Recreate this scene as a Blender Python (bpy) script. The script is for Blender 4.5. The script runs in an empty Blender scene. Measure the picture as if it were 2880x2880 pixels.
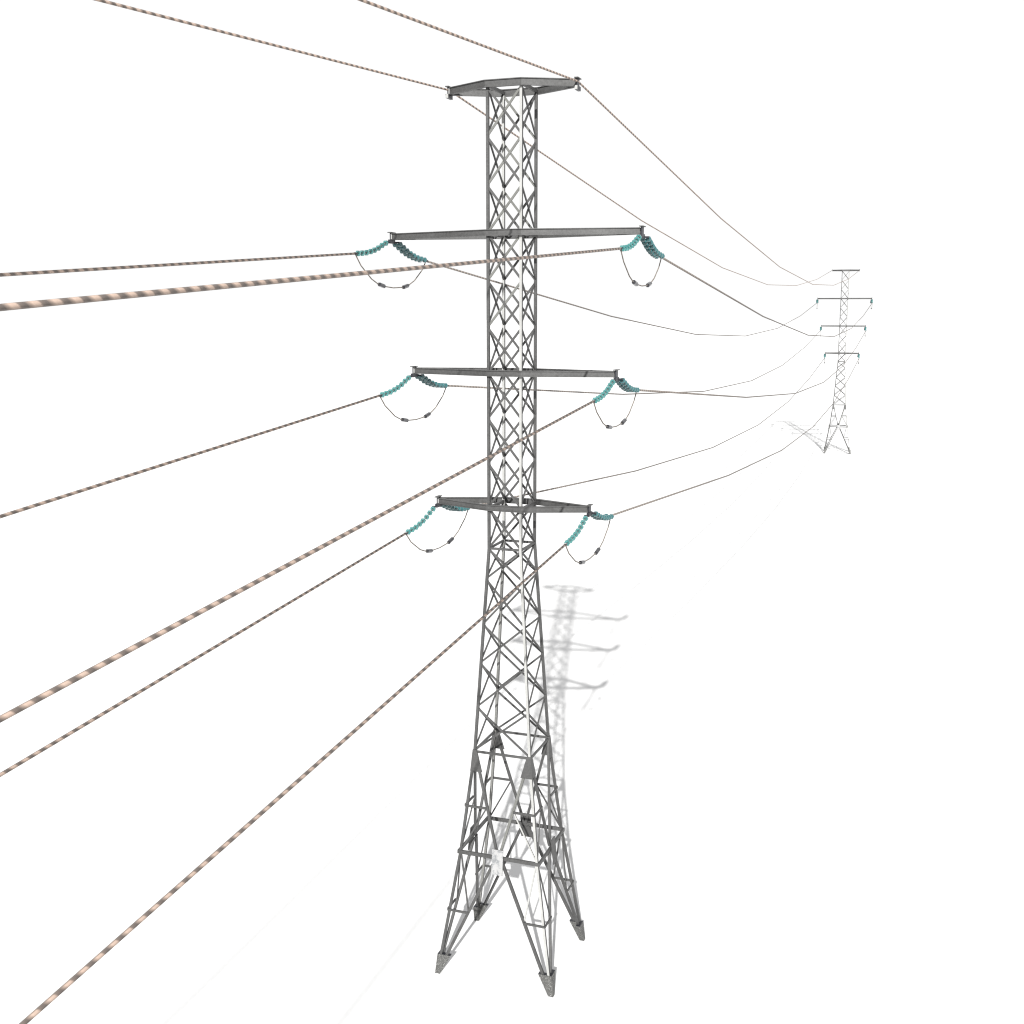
import bpy, bmesh, math, random
from mathutils import Vector, Matrix, Euler
random.seed(7)
C = bpy.context.scene.collection
SC = bpy.context.scene

# ---------------------------------------------------------------- camera
cam = bpy.data.objects.new('camera', bpy.data.cameras.new('camera'))
C.objects.link(cam); SC.camera = cam
cam.location = (17.1606, -47.9991, 30.646)
cam.rotation_euler = (math.pi/2 - 0.17252, 0, 0.34352)
cam.data.sensor_width = 36.0
cam.data.lens = 36.0 * 3226.1 / 2880.0
cam.data.clip_start = 0.1
cam.data.clip_end = 20000

# ---------------------------------------------------------------- world, sun, exposure
w = bpy.data.worlds.new('World'); SC.world = w; w.use_nodes = True
nt = w.node_tree
bg = nt.nodes['Background']
tc = nt.nodes.new('ShaderNodeTexCoord'); sep = nt.nodes.new('ShaderNodeSeparateXYZ')
rmp = nt.nodes.new('ShaderNodeValToRGB')
nt.links.new(tc.outputs['Generated'], sep.inputs[0]); nt.links.new(sep.outputs['Z'], rmp.inputs[0])
cr = rmp.color_ramp
cr.elements[0].position = 0.0; cr.elements[0].color = (1, 1, 1, 1)
cr.elements[1].position = 0.93; cr.elements[1].color = (0.72, 0.725, 0.74, 1)
e = cr.elements.new(0.42); e.color = (1, 1, 1, 1)
nt.links.new(rmp.outputs[0], bg.inputs[0])
bg.inputs[1].default_value = 0.51
sun = bpy.data.objects.new('sun', bpy.data.lights.new('sun', 'SUN'))
C.objects.link(sun)
sun.data.energy = 4.75; sun.data.angle = math.radians(0.58); sun.data.color = (1.0, 0.992, 0.975)
sdir = Vector((-0.2263, 0.8534, -0.4696))
sun.rotation_euler = sdir.to_track_quat('-Z', 'Y').to_euler()
sun.location = (60, -200, 130)
SC.view_settings.view_transform = 'Standard'; SC.view_settings.look = 'None'
SC.view_settings.gamma = 1.0; SC.view_settings.use_curve_mapping = False
SC.view_settings.exposure = 1.0
SC.cycles.max_bounces = 8; SC.cycles.filter_width = 1.15

# ---------------------------------------------------------------- materials
def nodemat(name):
    m = bpy.data.materials.new(name); m.use_nodes = True
    b = m.node_tree.nodes['Principled BSDF']
    return m, m.node_tree, b
def steel_mat(name, lo, hi, rough=0.5, metal=0.25, scale=26.0, blotch=None, blotch_amt=0.0, blotch_scale=1.3, blotch_lo=0.56, bump=0.12, spec=0.35):
    m, t, b = nodemat(name); n = t.nodes; l = t.links
    co = n.new('ShaderNodeTexCoord')
    n1 = n.new('ShaderNodeTexNoise'); n1.inputs['Scale'].default_value = scale; n1.inputs['Detail'].default_value = 5
    n2 = n.new('ShaderNodeTexNoise'); n2.inputs['Scale'].default_value = 1.1; n2.inputs['Detail'].default_value = 3
    l.new(co.outputs['Object'], n1.inputs['Vector']); l.new(co.outputs['Object'], n2.inputs['Vector'])
    mx = n.new('ShaderNodeMath'); mx.operation = 'MULTIPLY_ADD'; mx.inputs[1].default_value = 0.55
    h = n.new('ShaderNodeMath'); h.operation = 'MULTIPLY'; h.inputs[1].default_value = 0.45
    l.new(n2.outputs['Fac'], h.inputs[0]); l.new(n1.outputs['Fac'], mx.inputs[0]); l.new(h.outputs[0], mx.inputs[2])
    r = n.new('ShaderNodeValToRGB')
    r.color_ramp.elements[0].position = 0.36; r.color_ramp.elements[0].color = (*lo, 1)
    r.color_ramp.elements[1].position = 0.64; r.color_ramp.elements[1].color = (*hi, 1)
    l.new(mx.outputs[0], r.inputs[0])
    out = r.outputs[0]
    if blotch:
        n3 = n.new('ShaderNodeTexNoise'); n3.inputs['Scale'].default_value = blotch_scale; n3.inputs['Detail'].default_value = 8
        n3.inputs['Roughness'].default_value = 0.7
        l.new(co.outputs['Object'], n3.inputs['Vector'])
        r3 = n.new('ShaderNodeValToRGB')
        r3.color_ramp.elements[0].position = blotch_lo; r3.color_ramp.elements[0].color = (0, 0, 0, 1)
        r3.color_ramp.elements[1].position = blotch_lo+0.12; r3.color_ramp.elements[1].color = (blotch_amt,)*3 + (1,)
        l.new(n3.outputs['Fac'], r3.inputs[0])
        mm = n.new('ShaderNodeMix'); mm.data_type = 'RGBA'
        l.new(r3.outputs[0], mm.inputs['Factor']); l.new(out, mm.inputs['A']); mm.inputs['B'].default_value = (*blotch, 1)
        out = mm.outputs['Result']
    l.new(out, b.inputs['Base Color'])
    b.inputs['Roughness'].default_value = rough; b.inputs['Metallic'].default_value = metal
    b.inputs['Specular IOR Level'].default_value = spec
    bp = n.new('ShaderNodeBump'); bp.inputs['Strength'].default_value = bump; bp.inputs['Distance'].default_value = 0.01
    l.new(n1.outputs['Fac'], bp.inputs['Height']); l.new(bp.outputs[0], b.inputs['Normal'])
    return m
M = {}
M['steel'] = steel_mat('galvanized_steel', (0.040, 0.0398, 0.0394), (0.065, 0.0647, 0.0640), scale=14.0)
M['arm'] = steel_mat('mottled_beam_steel', (0.040, 0.0398, 0.0394), (0.064, 0.0637, 0.0630), scale=11.0, blotch=(0.020, 0.019, 0.017), blotch_amt=0.5, blotch_scale=0.9)  # darker blotches spread at random over the beams
M['bright'] = steel_mat('pale_brace_steel', (0.085, 0.086, 0.080), (0.125, 0.126, 0.118))  # paler tone of some braces
M['white'] = steel_mat('white_steel_and_reflection', (0.205, 0.205, 0.198), (0.275, 0.275, 0.267), metal=0.0, rough=0.45, blotch=(0.16, 0.16, 0.15), blotch_amt=0.25, blotch_scale=0.8)  # bright reflection on the steel painted in as white
M['plate_reflection'] = steel_mat('white_painted_plate_reflection', (0.215, 0.215, 0.215), (0.262, 0.262, 0.262), metal=0.0, rough=0.4, blotch=(0.125, 0.13, 0.135), blotch_amt=1.0, blotch_scale=4.0, blotch_lo=0.47)  # white reflection with grey blotches painted into the plate colour
M['dark'] = steel_mat('dark_cast_steel_and_reflection', (0.018, 0.019, 0.024), (0.035, 0.036, 0.042), metal=0.5, rough=0.4)  # cast fittings, and the dark reflection painted on the foot tops
M['lightsteel'] = steel_mat('pale_grey_steel_and_reflection', (0.10, 0.10, 0.095), (0.16, 0.16, 0.152), metal=0.1)
M['chrome'] = steel_mat('polished_weight_steel', (0.06, 0.06, 0.066), (0.11, 0.11, 0.12), metal=1.0, rough=0.22)

def foot_mat():
    m, t, b = nodemat('speckled_footing_steel'); n = t.nodes; l = t.links
    co = n.new('ShaderNodeTexCoord')
    v = n.new('ShaderNodeTexNoise'); v.inputs['Scale'].default_value = 34; v.inputs['Detail'].default_value = 4; v.inputs['Roughness'].default_value = 0.75
    l.new(co.outputs['Object'], v.inputs['Vector'])
    r = n.new('ShaderNodeValToRGB'); e = r.color_ramp.elements
    e[0].position = 0.35; e[0].color = (0.028, 0.028, 0.026, 1); e[1].position = 0.69; e[1].color = (0.75, 0.75, 0.72, 1)
    k = e.new(0.52); k.color = (0.040, 0.040, 0.038, 1); k = e.new(0.60); k.color = (0.085, 0.085, 0.082, 1)
    l.new(v.outputs['Fac'], r.inputs[0]); l.new(r.outputs[0], b.inputs['Base Color'])
    b.inputs['Roughness'].default_value = 0.6
    return m
M['foot'] = foot_mat()

def wire_mat(name, dark, mid, light, thin=False):
    m, t, b = nodemat(name); n = t.nodes; l = t.links
    uv = n.new('ShaderNodeUVMap'); sp = n.new('ShaderNodeSeparateXYZ'); l.new(uv.outputs[0], sp.inputs[0])
    def mth(op, x, y=None, z=None):
        k = n.new('ShaderNodeMath'); k.operation = op
        for q, v in enumerate((x, y, z)):
            if v is None: continue
            if hasattr(v, 'links'): l.new(v, k.inputs[q])
            else: k.inputs[q].default_value = v
        return k.outputs[0]
    # raised copper-coloured beads, with highlights painted into them, on opposite sides of a grey strand, one every 0.41 m, slightly skewed
    ang = mth('MULTIPLY', sp.outputs['Y'], 2*math.pi)
    fr = mth('FRACT', mth('ADD', mth('DIVIDE', sp.outputs['X'], -0.41), mth('MULTIPLY', mth('SINE', ang), 0.10)))
    r = n.new('ShaderNodeValToRGB'); e = r.color_ramp.elements
    e[0].position = 0.0; e[0].color = (0, 0, 0, 1); e[1].position = 1.0; e[1].color = (0, 0, 0, 1)
    for p_, c_ in ((0.10, 0.0), (0.30, 0.55), (0.42, 1.0), (0.70, 0.9), (0.80, 0.12)):
        k = e.new(p_); k.color = (c_, c_, c_, 1)
    l.new(fr, r.inputs[0])
    side = mth('ABSOLUTE', mth('COSINE', mth('ADD', ang, -0.35)))
    mr = n.new('ShaderNodeMapRange'); mr.interpolation_type = 'SMOOTHSTEP'; mr.inputs['From Min'].default_value = 0.25; mr.inputs['From Max'].default_value = 0.80; mr.inputs['To Min'].default_value = 0.38
    l.new(side, mr.inputs['Value'])
    f = n.new('ShaderNodeMath'); f.operation = 'MULTIPLY'; l.new(r.outputs[0], f.inputs[0]); l.new(mr.outputs[0], f.inputs[1])
    base = n.new('ShaderNodeMix'); base.data_type = 'RGBA'; l.new(mr.outputs[0], base.inputs['Factor'])
    base.inputs['A'].default_value = (*mid, 1); base.inputs['B'].default_value = (*dark, 1)
    r = n.new('ShaderNodeMix'); r.data_type = 'RGBA'; l.new(f.outputs[0], r.inputs['Factor'])
    l.new(base.outputs['Result'], r.inputs['A']); r.inputs['B'].default_value = (*light, 1)
    nz = n.new('ShaderNodeTexNoise'); nz.inputs['Scale'].default_value = 90; l.new(uv.outputs[0], nz.inputs['Vector'])
    mm = n.new('ShaderNodeMix'); mm.data_type = 'RGBA'; mm.blend_type = 'MULTIPLY'; mm.inputs['Factor'].default_value = 0.5
    nr = n.new('ShaderNodeValToRGB'); nr.color_ramp.elements[0].color = (0.55, 0.55, 0.55, 1); nr.color_ramp.elements[1].color = (1.45, 1.45, 1.45, 1)
    l.new(nz.outputs['Fac'], nr.inputs[0]); l.new(r.outputs['Result'], mm.inputs['A']); l.new(nr.outputs[0], mm.inputs['B'])
    l.new(mm.outputs['Result'], b.inputs['Base Color'])
    b.inputs['Roughness'].default_value = 0.55; b.inputs['Specular IOR Level'].default_value = 0.3
    bp = n.new('ShaderNodeBump'); bp.inputs['Strength'].default_value = 0.35; bp.inputs['Distance'].default_value = 0.02
    l.new(f.outputs[0], bp.inputs['Height']); l.new(bp.outputs[0], b.inputs['Normal'])
    return m
M['wire'] = wire_mat('twisted_conductor', (0.104, 0.086, 0.076), (0.150, 0.131, 0.120), (0.43, 0.325, 0.264))
M['wire_far'] = wire_mat('averaged_grey_conductor', (0.080, 0.073, 0.067), (0.100, 0.090, 0.083), (0.170, 0.144, 0.128))  # same wire; averaged light along the far spans painted in as grey
M['thinwire'] = wire_mat('thin_jumper_conductor', (0.10, 0.09, 0.075), (0.13, 0.115, 0.10), (0.17, 0.14, 0.12))

def glass_mat(name, col, tr, rough=0.10):
    m, t, b = nodemat(name)
    n = t.nodes; l = t.links
    co = n.new('ShaderNodeTexCoord'); nz = n.new('ShaderNodeTexNoise'); nz.inputs['Scale'].default_value = 22; nz.inputs['Detail'].default_value = 3
    l.new(co.outputs['Object'], nz.inputs['Vector'])
    r = n.new('ShaderNodeValToRGB')
    r.color_ramp.elements[0].position = 0.3; r.color_ramp.elements[0].color = (*[c*0.7 for c in col], 1)
    r.color_ramp.elements[1].position = 0.7; r.color_ramp.elements[1].color = (*[min(1, c*1.3) for c in col], 1)
    l.new(nz.outputs['Fac'], r.inputs[0]); l.new(r.outputs[0], b.inputs['Base Color'])
    b.inputs['Roughness'].default_value = rough; b.inputs['Coat Weight'].default_value = 0.6; b.inputs['Coat Roughness'].default_value = 0.03
    b.inputs['Transmission Weight'].default_value = tr
    b.inputs['IOR'].default_value = 1.45
    return m
M['glass_pale'] = glass_mat('pale_teal_glass', (0.056, 0.190, 0.184), 0.3)
M['glass_dark'] = glass_mat('dark_teal_glass', (0.024, 0.105, 0.112), 0.3)

def ground_mat():
    m, t, b = nodemat('white_ground'); n = t.nodes; l = t.links
    co = n.new('ShaderNodeTexCoord'); nz = n.new('ShaderNodeTexNoise'); nz.inputs['Scale'].default_value = 0.8
    l.new(co.outputs['Object'], nz.inputs['Vector'])
    r = n.new('ShaderNodeValToRGB'); r.color_ramp.elements[0].color = (0.532, 0.532, 0.532, 1); r.color_ramp.elements[1].color = (0.542, 0.542, 0.542, 1)
    l.new(nz.outputs['Fac'], r.inputs[0]); l.new(r.outputs[0], b.inputs['Base Color'])
    b.inputs['Roughness'].default_value = 1.0; b.inputs['Specular IOR Level'].default_value = 0.0
    return m
M['ground'] = ground_mat()

# ---------------------------------------------------------------- helpers
class MB:
    """collects boxes, tubes and prisms into one mesh"""
    def __init__(s): s.v = []; s.f = []; s.m = []; s.uv = []; s.mats = []
    def mi(s, m):
        if m not in s.mats: s.mats.append(m)
        return s.mats.index(m)
    def add(s, vs, fs, m, fm=None, uvs=None):
        o = len(s.v); s.v += [tuple(v) for v in vs]
        for i, f in enumerate(fs):
            s.f.append([o + k for k in f]); s.m.append(s.mi(fm[i] if fm else m)); s.uv.append(uvs[i] if uvs else None)
    def bar(s, p0, p1, nrm, wd, dp, m, off=0.0, face_mat=None):
        """box from p0 to p1; nrm = outward normal of the wide face, wd in plane, dp along nrm; face_mat for the +nrm face"""
        p0 = Vector(p0); p1 = Vector(p1); d = (p1 - p0).normalized(); n = Vector(nrm)
        n = (n - d * n.dot(d)).normalized(); u = d.cross(n)
        p0 = p0 + n*off; p1 = p1 + n*off
        vs = [P + u*a*wd/2 + n*b*dp/2 for P in (p0, p1) for a, b in ((-1, -1), (1, -1), (1, 1), (-1, 1))]
        fs = [(0, 1, 2, 3), (4, 7, 6, 5), (0, 4, 5, 1), (1, 5, 6, 2), (2, 6, 7, 3), (3, 7, 4, 0)]
        fm = [m]*6
        if face_mat: fm[4] = face_mat
        s.add(vs, fs, m, fm)
    def box(s, x0, x1, y0, y1, z0, z1, m):
        vs = [(x, y, z) for z in (z0, z1) for x, y in ((x0, y0), (x1, y0), (x1, y1), (x0, y1))]
        s.add(vs, [(3, 2, 1, 0), (4, 5, 6, 7), (0, 1, 5, 4), (1, 2, 6, 5), (2, 3, 7, 6), (3, 0, 4, 7)], m)
    def loft(s, rings, m, fmfun=None, cap=True):
        """rings: equal-length closed loops of points"""
        k = len(rings[0]); vs = [p for r in rings for p in r]; fs = []; fm = []
        for i in range(len(rings)-1):
            for j in range(k):
                fs.append((i*k+j, i*k+(j+1) % k, (i+1)*k+(j+1) % k, (i+1)*k+j)); fm.append(fmfun(i, j) if fmfun else m)
        if cap:
            fs.append(tuple(range(k-1, -1, -1))); fm.append(m)
            fs.append(tuple((len(rings)-1)*k + j for j in range(k))); fm.append(m)
        s.add(vs, fs, m, fm)
    def tube(s, pts, r, m, sides=10, uv0=0.0):
        pts = [Vector(p) for p in pts]; n = len(pts); rings = []
        dist = [uv0]
        for i in range(1, n): dist.append(dist[-1] + (pts[i]-pts[i-1]).length)
        for i, p in enumerate(pts):
            t = (pts[min(i+1, n-1)] - pts[max(i-1, 0)]).normalized()
            up = Vector((1, 0, 0)); up = (up - t*up.dot(t)).normalized(); sd = t.cross(up)
            rings.append([p + (up*math.cos(a) + sd*math.sin(a))*r for a in [2*math.pi*q/sides for q in range(sides)]])
        vs = [p for rr in rings for p in rr]; fs = []; uvs = []
        for i in range(n-1):
            for j in range(sides):
                fs.append((i*sides+j, i*sides+(j+1) % sides, (i+1)*sides+(j+1) % sides, (i+1)*sides+j))
                uvs.append(((dist[i], j/sides), (dist[i], (j+1)/sides), (dist[i+1], (j+1)/sides), (dist[i+1], j/sides)))
        fs.append(tuple(range(sides-1, -1, -1))); uvs.append(tuple((dist[0], 0.0) for _ in range(sides)))
        fs.append(tuple((n-1)*sides+j for j in range(sides))); uvs.append(tuple((dist[-1], 0.0) for _ in range(sides)))
        s.add(vs, fs, m, None, uvs)
    def mesh(s, name, smooth=False):
        me = bpy.data.meshes.new(name); me.from_pydata(s.v, [], s.f)
        for m in s.mats: me.materials.append(m)
        for i, p in enumerate(me.polygons): p.material_index = s.m[i]; p.use_smooth = smooth and len(p.vertices) == 4
        if any(u for u in s.uv):
            L_ = me.uv_layers.new(name='UVMap')
            for i, p in enumerate(me.polygons):
                if s.uv[i]:
                    for q, li in enumerate(p.loop_indices): L_.data[li].uv = s.uv[i][q]
        else:
            bm = bmesh.new(); bm.from_mesh(me); bmesh.ops.recalc_face_normals(bm, faces=bm.faces); bm.to_mesh(me); bm.free()
        me.update(); return me
    def obj(s, name, parent=None, smooth=False, label=None):
        o = bpy.data.objects.new(name, s.mesh(name, smooth)); C.objects.link(o)
        if parent: o.parent = parent
        if label: o['label'] = label
        return o
def part(name, me, parent, mat=None, label=None):
    o = bpy.data.objects.new(name, me); C.objects.link(o); o.parent = parent
    if mat is not None: o.matrix_local = mat
    if label: o['label'] = label
    return o
def thing(name, label, cat, loc=(0, 0, 0), rotz=0.0, group=None):
    o = bpy.data.objects.new(name, None); C.objects.link(o)
    o.location = loc; o.rotation_euler = (0, 0, rotz); o.empty_display_size = 0.3
    o['label'] = label; o['category'] = cat
    if group: o['group'] = group
    return o
def dup(root, loc, rotz, label, group=None):
    r = root.copy(); C.objects.link(r); r.location = loc; r.rotation_euler = (0, 0, rotz); r['label'] = label
    if group: r['group'] = group
    for ch in list(root.children):
        c = ch.copy(); C.objects.link(c); c.parent = r
        for g in ch.children:
            d = g.copy(); C.objects.link(d); d.parent = c
    return r

# ---------------------------------------------------------------- setting
SL = -0.00185        # the ground falls very slightly towards the far tower
g = MB(); Rg = 6000
g.add([(-Rg, -Rg, -Rg*SL), (Rg, -Rg, -Rg*SL), (Rg, Rg, Rg*SL), (-Rg, Rg, Rg*SL)], [(0, 1, 2, 3)], M['ground'])
go = g.obj('ground'); go['kind'] = 'structure'

# ---------------------------------------------------------------- lattice tower
H = (40.03, 33.98, 28.03, 22.10)         # crossarm heights
L = (2.893, 5.754, 4.738, 3.613)         # crossarm half lengths
BH = (0.30, 0.27, 0.265, 0.265)
AX, AY = 0.75, 0.965
NODES = [40.0, 37.95, 35.95, 33.98, 31.99, 30.01, 28.03, 26.05, 24.07, 22.10, 20.23, 18.83, 16.75, 14.92, 12.85, 10.75]
LEG = [(39.9, AX, AY), (20.23, AX, AY), (10.75, 1.337, 1.36), (5.95, 1.87, 1.87), (0.90, 2.66, 2.48)]
def W(z):
    for (z0, x0, y0), (z1, x1, y1) in zip(LEG, LEG[1:]):
        if z >= z1: t = (z0-z)/(z0-z1); return x0+(x1-x0)*t, y0+(y1-y0)*t
    return LEG[-1][1:]
TX, TY = 0.111, 0.145
FACES = [('front', (0, -1, 0)), ('right', (1, 0, 0)), ('back', (0, 1, 0)), ('left', (-1, 0, 0))]
def fp(face, t, z, out=0.0):
    x, y = W(z)
    return {'front': (t*x, -y-out, z), 'back': (-t*x, y+out, z), 'right': (x+out, t*y, z), 'left': (-x-out, -t*y, z)}[face]

tower = thing('transmission_tower', 'large grey lattice transmission tower in the foreground with four crossarms and a white-reflecting plate', 'pylon', (0, 0, 0), 0, 'lattice towers carrying the power line')
def leg(sx, sy):
    b = MB(); rings = []
    zz = [39.88, 20.23, 10.75, 5.95, 0.86]
    for z in zz:
        x, y = W(max(z, 0.9)) if z > 0.9 else (2.668, 2.486)
        rings.append([(sx*x + a*TX/2, sy*y + c*TY/2, z) for a, c in ((-1, -1), (1, -1), (1, 1), (-1, 1))])
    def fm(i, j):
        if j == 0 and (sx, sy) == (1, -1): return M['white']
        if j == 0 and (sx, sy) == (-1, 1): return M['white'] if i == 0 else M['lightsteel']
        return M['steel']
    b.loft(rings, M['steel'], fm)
    lab = {(1, -1): 'leg with a white reflection painted on its front face, nearest corner', (-1, 1): 'rear leg with a pale reflection painted on its front face'}.get((sx, sy))
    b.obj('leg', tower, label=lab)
for sx, sy in ((-1, -1), (1, -1), (1, 1), (-1, 1)): leg(sx, sy)
# crossed braces of every bay
for fi, (face, n) in enumerate(FACES):
    for i in range(len(NODES)-1):
        z0, z1 = NODES[i], NODES[i+1]; e = 0.05
        if i == 0: z0 -= 0.05
        b = MB(); m = M['steel']
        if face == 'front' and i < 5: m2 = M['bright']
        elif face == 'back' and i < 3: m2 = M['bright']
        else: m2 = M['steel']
        wd = 0.094 if i < 10 else 0.088
        b.bar(fp(face, -1, z0-e), fp(face, 1, z1+e), n, wd, 0.05, m, off=0.024)
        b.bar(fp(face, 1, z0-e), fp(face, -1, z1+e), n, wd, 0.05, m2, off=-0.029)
        b.obj('cross_brace', tower)
# level bars
for z, h, out, nm in ((20.23, 0.10, 0.0, 'waist_bar'), (10.74, 0.10, 0.03, 'shoulder_bar')):
    for face, n in FACES:
        b = MB(); b.bar(fp(face, -1, z, out), fp(face, 1, z, out), n, h, 0.07, M['steel']); b.obj(nm, tower)
# belt (butted boxes)
bx, by, bz = 2.008, 1.953, 5.95
for nm, args in (('belt_bar', (-bx, bx, -by, -by+0.09)), ('belt_bar', (-bx, bx, by-0.09, by)), ('belt_bar', (bx-0.09, bx, -by+0.09, by-0.09)), ('belt_bar', (-bx, -bx+0.09, -by+0.09, by-0.09))):
    b = MB(); b.box(*args, bz-0.085, bz+0.085, M['steel']); b.obj(nm, tower)
# centre plates
for face, n in FACES:
    b = MB(); base = by if face in ('front', 'back') else bx
    def pp(s, z, o):
        q = base + 0.024 + (6.05-z)*0.115 + o
        return {'front': (s, -q, z), 'back': (-s, q, z), 'right': (q, s, z), 'left': (-q, -s, z)}[face]
    rings = [[pp(-0.27, z, 0), pp(0.27, z, 0), pp(0.27, z, 0.04), pp(-0.27, z, 0.04)] for z in (6.37, 5.19)]
    if face == 'front':
        b.loft(rings, M['steel'], lambda i, j: M['plate_reflection'] if j == 2 else M['steel'])
        b.obj('centre_plate', tower, label='plate with white reflection and grey blotches painted on, middle of the front belt')
    else:
        b.loft(rings, M['steel']); b.obj('centre_plate', tower)
# lower leg bracing
def tt(s, z): return s / W(z)[0]
for face, n in FACES:
    for sg in (-1, 1):
        wht = face == 'front' and sg == 1
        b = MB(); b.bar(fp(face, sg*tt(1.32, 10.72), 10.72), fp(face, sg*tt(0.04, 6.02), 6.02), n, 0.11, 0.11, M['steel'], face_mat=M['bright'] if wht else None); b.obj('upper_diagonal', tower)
        b = MB(); b.bar(fp(face, sg*tt(0.13, 5.88), 5.88), fp(face, sg*tt(2.385, 0.86), 0.93), n, 0.13, 0.11, M['steel']); b.obj('lower_diagonal', tower)
        for z, s_in in ((8.18, 0.66), (3.16, 1.36)):
            x, y = W(z); e_ = (x+0.085)/x if face in ('front', 'back') else (y+0.05)/y
            b = MB(); b.bar(fp(face, sg*e_, z, 0.085), fp(face, sg*tt(s_in, z), z, 0.085), n, 0.10, 0.06, M['steel']); b.obj('strut', tower)
        for z0, s0, z1, s1 in ((8.16, 0.66, 6.04, 1.83), (3.16, 1.36, 5.86, 1.83)):
            b = MB(); b.bar(fp(face, sg*tt(s0, z0), z0, 0.01), fp(face, sg*tt(s1, z1), z1, 0.01), n, 0.068, 0.05, M['steel'], face_mat=M['white'] if wht else None)  # front right outer faces have a white reflection painted on
            b.obj('thin_brace', tower, label='thin brace with a white reflection painted on, front right' if wht else None)
# corner gussets and feet (L-shaped tapered shoes)
def lshape(xo, yo, xi, yi, tx, ty): return [(xo, yo), (xi, yo), (xi, yo-ty), (xo-tx, yo-ty), (xo-tx, yi), (xo, yi)]
for sx, sy in ((-1, -1), (1, -1), (1, 1), (-1, 1)):
    b = MB()
    top = lshape(1.415, 1.455, 1.22, 1.25, 0.08, 0.08); bot = lshape(1.505, 1.545, 0.945, 0.95, 0.09, 0.09)
    b.loft([[(sx*x, sy*y, 10.83) for x, y in top], [(sx*x, sy*y, 9.82) for x, y in bot]], M['steel'] if sx*sy > 0 or sx < 0 else M['steel'])
    b.obj('corner_gusset', tower)
    b = MB()
    top = lshape(2.81, 2.56, 2.165, 1.99, 0.21, 0.21)
    bot = [(2.915, 2.64), (2.68, 2.64), (2.68, 2.42), (2.70, 2.42), (2.70, 2.40), (2.915, 2.40)]
    b.loft([[(sx*x, sy*y, 0.97) for x, y in top], [(sx*x, sy*y, 0.0) for x, y in bot]], M['foot'], lambda i, j: M['foot'])
    # dark reflection painted into the colour of the top face
    fo = b.obj('foot', tower); fo.data.materials.append(M['dark'])
    for p in fo.data.polygons:
        if p.normal.z > 0.9: p.material_index = len(fo.data.materials)-1
# crossarms
def ibeam_ring(p, n2, h, fw, tw, tf):
    """I profile; p = centre, n2 = sideways unit vector in plan"""
    prof = [(-fw, -h), (fw, -h), (fw, -h+tf), (tw, -h+tf), (tw, h-tf), (fw, h-tf), (fw, h), (-fw, h), (-fw, h-tf), (-tw, h-tf), (-tw, -h+tf), (-fw, -h+tf)]
    return [(p[0]+n2[0]*a, p[1]+n2[1]*a, p[2]+b_) for a, b_ in prof]
def sweep_I(b, pts, z, h, fw, tw, tf, m):
    rings = []
    for i, p in enumerate(pts):
        a = Vector(pts[max(i-1, 0)]); c = Vector(pts[min(i+1, len(pts)-1)]); pv = Vector(p)
        d0 = (pv-a).normalized() if i else (c-pv).normalized(); d1 = (c-pv).normalized() if i < len(pts)-1 else d0
        t = (d0+d1).normalized(); k = 1/max(0.5, t.dot(d0)); n2 = Vector((-t.y, t.x))*k
        rings.append(ibeam_ring((pv.x, pv.y, z), n2, h/2, fw, tw, tf))
    b.loft(rings, m)
for i in range(4):
    b = MB(); yk = 1.115; xk = 0.80; tip = L[i]-0.07
    for s in (-1, 1):
        sweep_I(b, [(-tip, s*0.09), (-xk, s*yk), (xk, s*yk), (tip, s*0.09)], H[i], BH[i], 0.080, 0.035, 0.034, M['arm'])
    for s in (-1, 1):
        b.box(s*AX-0.05, s*AX+0.05, -1.06, 1.06, H[i]-0.10, H[i]+0.04, M['steel'])
    arm = b.obj('crossarm', tower)
    for s in (-1, 1):
        c = MB(); x = s*L[i]; z = H[i]
        c.box(x-0.085, x+0.085, -0.26, 0.26, z+0.165, z+0.20, M['steel'])           # top flange
        c.box(x-0.028, x+0.028, -0.14, 0.16, z-0.13, z+0.165, M['dark'])            # web
        c.box(x-0.06, x+0.06, -0.25, 0.25, z-0.30, z-0.13, M['dark'])               # hanger block
        # end plate between web and beams, its pale reflection painted on
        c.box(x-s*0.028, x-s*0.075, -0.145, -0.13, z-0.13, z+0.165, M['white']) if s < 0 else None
        c.box(x-s*0.075, x-s*0.028, 0.05, 0.13, z-0.12, z+0.155, M['steel'])
        if i == 0: c.box(x-0.062, x+0.062, -0.258, -0.2505, z-0.295, z-0.135, M['white'])  # white reflection painted on the front of the hanger block
        c.obj('end_bracket', arm)

# ---------------------------------------------------------------- far tower
FX, FY, FZ, FR = -0.3575, 217.60, -0.403, 0.0833
dup(tower, (FX, FY, FZ), FR, 'small distant lattice transmission tower at the right-hand end of the power line', 'lattice towers carrying the power line')

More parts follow.
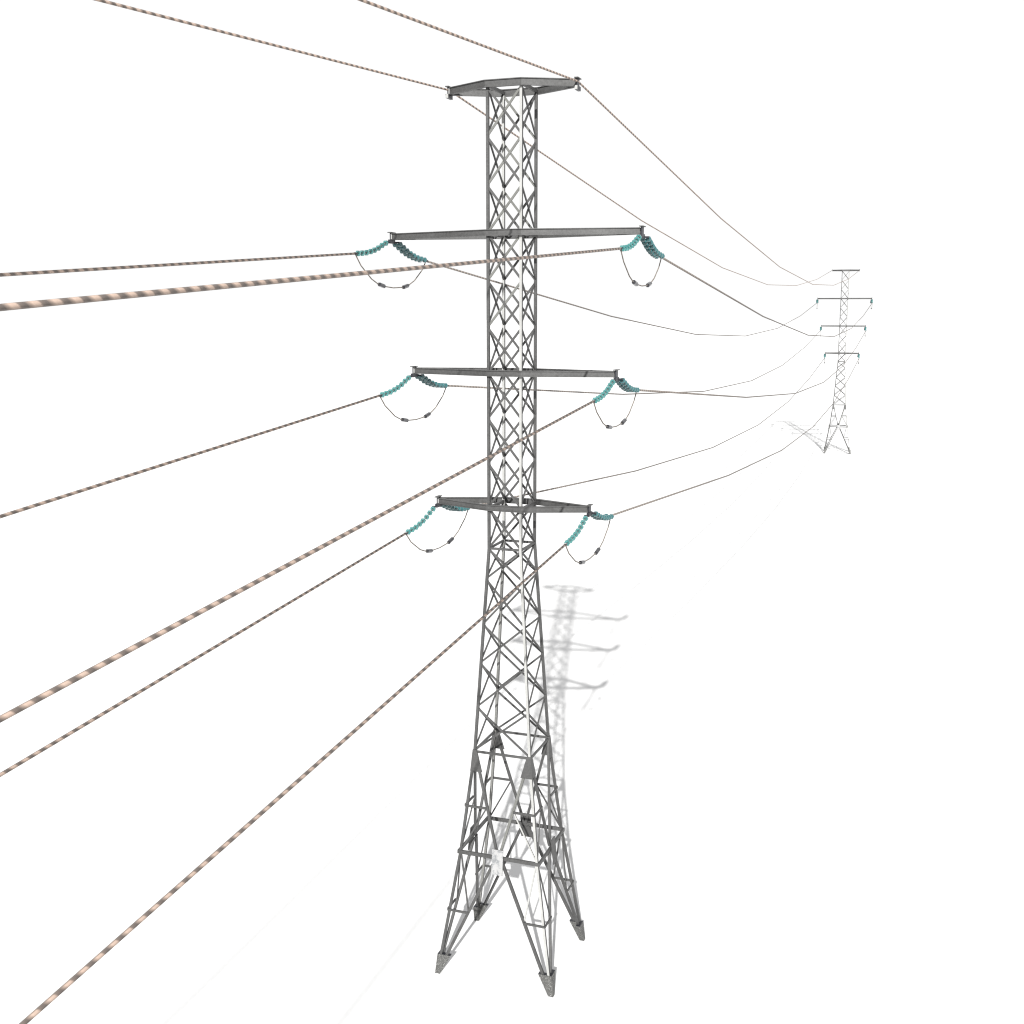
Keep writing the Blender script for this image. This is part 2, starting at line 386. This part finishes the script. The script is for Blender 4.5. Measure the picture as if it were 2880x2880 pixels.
# ---------------------------------------------------------------- insulator strings
PATH = [(0.60, -0.30), (0.97, -0.42), (1.33, -0.55), (1.72, -0.66), (2.09, -0.74), (2.50, -0.81), (2.90, -0.85), (3.30, -0.88)]
def disc_mesh(name, glass):
    b = MB(); prof = [(0.028, -0.085), (0.060, -0.080), (0.072, -0.045), (0.128, -0.012), (0.134, 0.045), (0.120, 0.056), (0.060, 0.056), (0.050, 0.01), (0.016, 0.01)]
    rings = [[(r*math.cos(a), r*math.sin(a), t) for a in [math.pi/3*k for k in range(6)]] for r, t in prof]
    b.loft(rings, glass, None)
    return b.mesh(name)
DISC = {'pale': disc_mesh('insulator_disc_pale', M['glass_pale']), 'dark': disc_mesh('insulator_disc_dark', M['glass_dark'])}
def disc_mat(x, y, z, dy, dz):
    t = Vector((0, dy, dz)).normalized(); X = Vector((1, 0, 0)); Y = t.cross(X)
    return Matrix(((X.x, Y.x, t.x, x), (X.y, Y.y, t.y, y), (X.z, Y.z, t.z, z), (0, 0, 0, 1)))
def make_string(kind):
    sg = -1 if kind == 'single' else 1; rows = (0.0,) if kind == 'single' else (-0.125, 0.125)
    root = thing('insulator_string', 'x', 'insulator', group='insulator strings on the tower crossarms')
    me = DISC['pale' if kind == 'single' else 'dark']
    P_ = [(0.42, -0.235)] + PATH + [(3.55, -0.90)]
    for x in rows:
        b = MB(); b.tube([(x, sg*y, z) for y, z in P_], 0.017, M['lightsteel'], 6); b.obj('link_rod', root)
        for k in range(8):
            y, z = PATH[k]; (ya, za), (yb, zb) = P_[k], P_[k+2]
            part('insulator_disc', me, root, disc_mat(x, sg*y, z, sg*(yb-ya), zb-za))
    b = MB(); wx = 0.115 if kind == 'single' else 0.19
    y0, y1 = sorted((sg*0.36, sg*0.47)); b.box(-wx, wx, y0, y1, -0.265, -0.20, M['dark'])
    y0, y1 = sorted((sg*0.25, sg*0.36)); b.box(-0.035, 0.035, y0, y1, -0.26, -0.205, M['dark'])
    b.obj('yoke', root)
    b = MB()
    if kind == 'single':
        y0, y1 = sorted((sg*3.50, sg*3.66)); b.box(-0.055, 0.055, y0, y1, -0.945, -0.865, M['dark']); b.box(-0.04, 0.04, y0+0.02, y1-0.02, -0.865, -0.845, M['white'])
    else:
        b.box(-0.17, 0.17, 3.50, 3.62, -0.94, -0.875, M['dark']); b.box(-0.045, 0.045, 3.62, 3.95, -0.965, -0.885, M['dark'])
    b.obj('wire_clamp', root)
    return root
JP = [(-3.56, -0.93), (-3.50, -0.99), (-3.07, -1.38), (-2.10, -1.91), (-1.50, -2.10), (-0.70, -2.21), (0.10, -2.25), (1.0, -2.21), (1.75, -2.09), (2.40, -1.87), (3.28, -1.37), (3.66, -1.02), (3.72, -0.95)]
def make_jumper():
    root = thing('jumper_cable', 'x', 'cable', group='jumper loops under the crossarms')
    b = MB(); b.tube([(0, y, z) for y, z in JP], 0.025, M['thinwire'], 8); b.obj('loop_wire', root, smooth=True)
    for y, z, dy, dz in ((-1.10, -2.165, 0.8, -0.13), (1.40, -2.16, 0.75, 0.14)):
        b = MB(); prof = [(0.04, -0.30), (0.092, -0.25), (0.092, 0.25), (0.04, 0.30)]
        b.loft([[(r*math.cos(a), r*math.sin(a), t) for a in [math.pi/3*k for k in range(6)]] for r, t in prof], M['chrome'])
        o = b.obj('weight', root); o.matrix_local = disc_mat(0, y, z, dy, dz)
    return root
ARMN = {1: 'longest', 2: 'second lowest', 3: 'lowest'}
proto = {'single': make_string('single'), 'double': make_string('double'), 'jumper': make_jumper()}
first = {'single': True, 'double': True, 'jumper': True}
for far in (0, 1):
    for i in (1, 2, 3):
        for s in (-1, 1):
            side = 'left' if s < 0 else 'right'; tw = 'distant' if far else 'foreground'
            base = Vector((s*L[i], 0, H[i])); rz = FR if far else 0
            loc = Matrix.Rotation(rz, 3, 'Z') @ base + (Vector((FX, FY, FZ)) if far else Vector((0, 0, 0)))
            for kind, lab in (('single', f'pale single insulator string in front of {side} end of {ARMN[i]} crossarm, {tw} tower'),
                              ('double', f'dark double insulator string behind {side} end of {ARMN[i]} crossarm, {tw} tower'),
                              ('jumper', f'weighted wire loop below the {side} end of the {ARMN[i]} crossarm, {tw} tower')):
                grp = proto[kind]['group']
                if first[kind]:
                    o = proto[kind]; o.location = loc; o.rotation_euler = (0, 0, rz); o['label'] = lab; first[kind] = False
                else: dup(proto[kind], loc, rz, lab, grp)

# ---------------------------------------------------------------- power lines
def far_pt(x, y, z):
    v = Matrix.Rotation(FR, 3, 'Z') @ Vector((x, y, z)) + Vector((FX, FY, FZ)); return v
R_ = 0.0485
PH_Y = [4.0, 38.7, 73.6, 109.0, 144.4, 179.6]
PH_Z = [-0.925, -3.65, -5.65, -6.49, -5.92, -4.02]
for i in (1, 2, 3):
    for s in (-1, 1):
        side = 'left' if s < 0 else 'right'; x = s*L[i]
        end = far_pt(x, -3.62, H[i]-0.92)
        pts = [(x + (end.x-x)*(y-4.0)/(end.y-4.0), y, H[i]+z) for y, z in zip(PH_Y, PH_Z)] + [tuple(end)]
        pts[0] = (x, 3.93, H[i]-0.925)
        b = MB(); b.tube(pts, R_, M['wire_far'], 12)
        o = b.obj('power_line', smooth=True)
        o['label'] = f'sagging line from the {side} end of the {ARMN[i]} crossarm to the distant tower'; o['category'] = 'power line'; o['group'] = 'power lines between the two towers'
        pts = [(x, -3.64, H[i]-0.905), (x, -38.6, H[i]-3.47), (x, -73.6, H[i]-5.45), (x, -109, H[i]-6.3)]
        b = MB(); b.tube(pts, R_, M['wire'], 12)
        o = b.obj('power_line', smooth=True)
        o['label'] = f'thick twisted line from the {side} end of the {ARMN[i]} crossarm towards the left edge'; o['category'] = 'power line'; o['group'] = 'power lines running out past the viewer'
GY = [(-109, -5.83), (-72.5, -4.91), (-36.3, -2.70), (0.0, 0.06), (36.3, -2.80), (72.5, -4.90), (109.0, -5.82), (145.0, -5.16), (181.0, -3.25)]
for s in (-1, 1):
    x = s*L[0]; end = far_pt(x, 0, H[0]+0.02)
    pts = [(x + (end.x-x)*max(0, y)/end.y, y, H[0]+z) for y, z in GY] + [tuple(end)]
    b = MB(); b.tube(pts, 0.042, M['wire'], 12)
    o = b.obj('ground_wire', smooth=True)
    o['label'] = f'topmost twisted wire clamped to the {"left" if s < 0 else "right"} end of the short top crossarm'; o['category'] = 'power line'; o['group'] = 'ground wires over the tower tops'
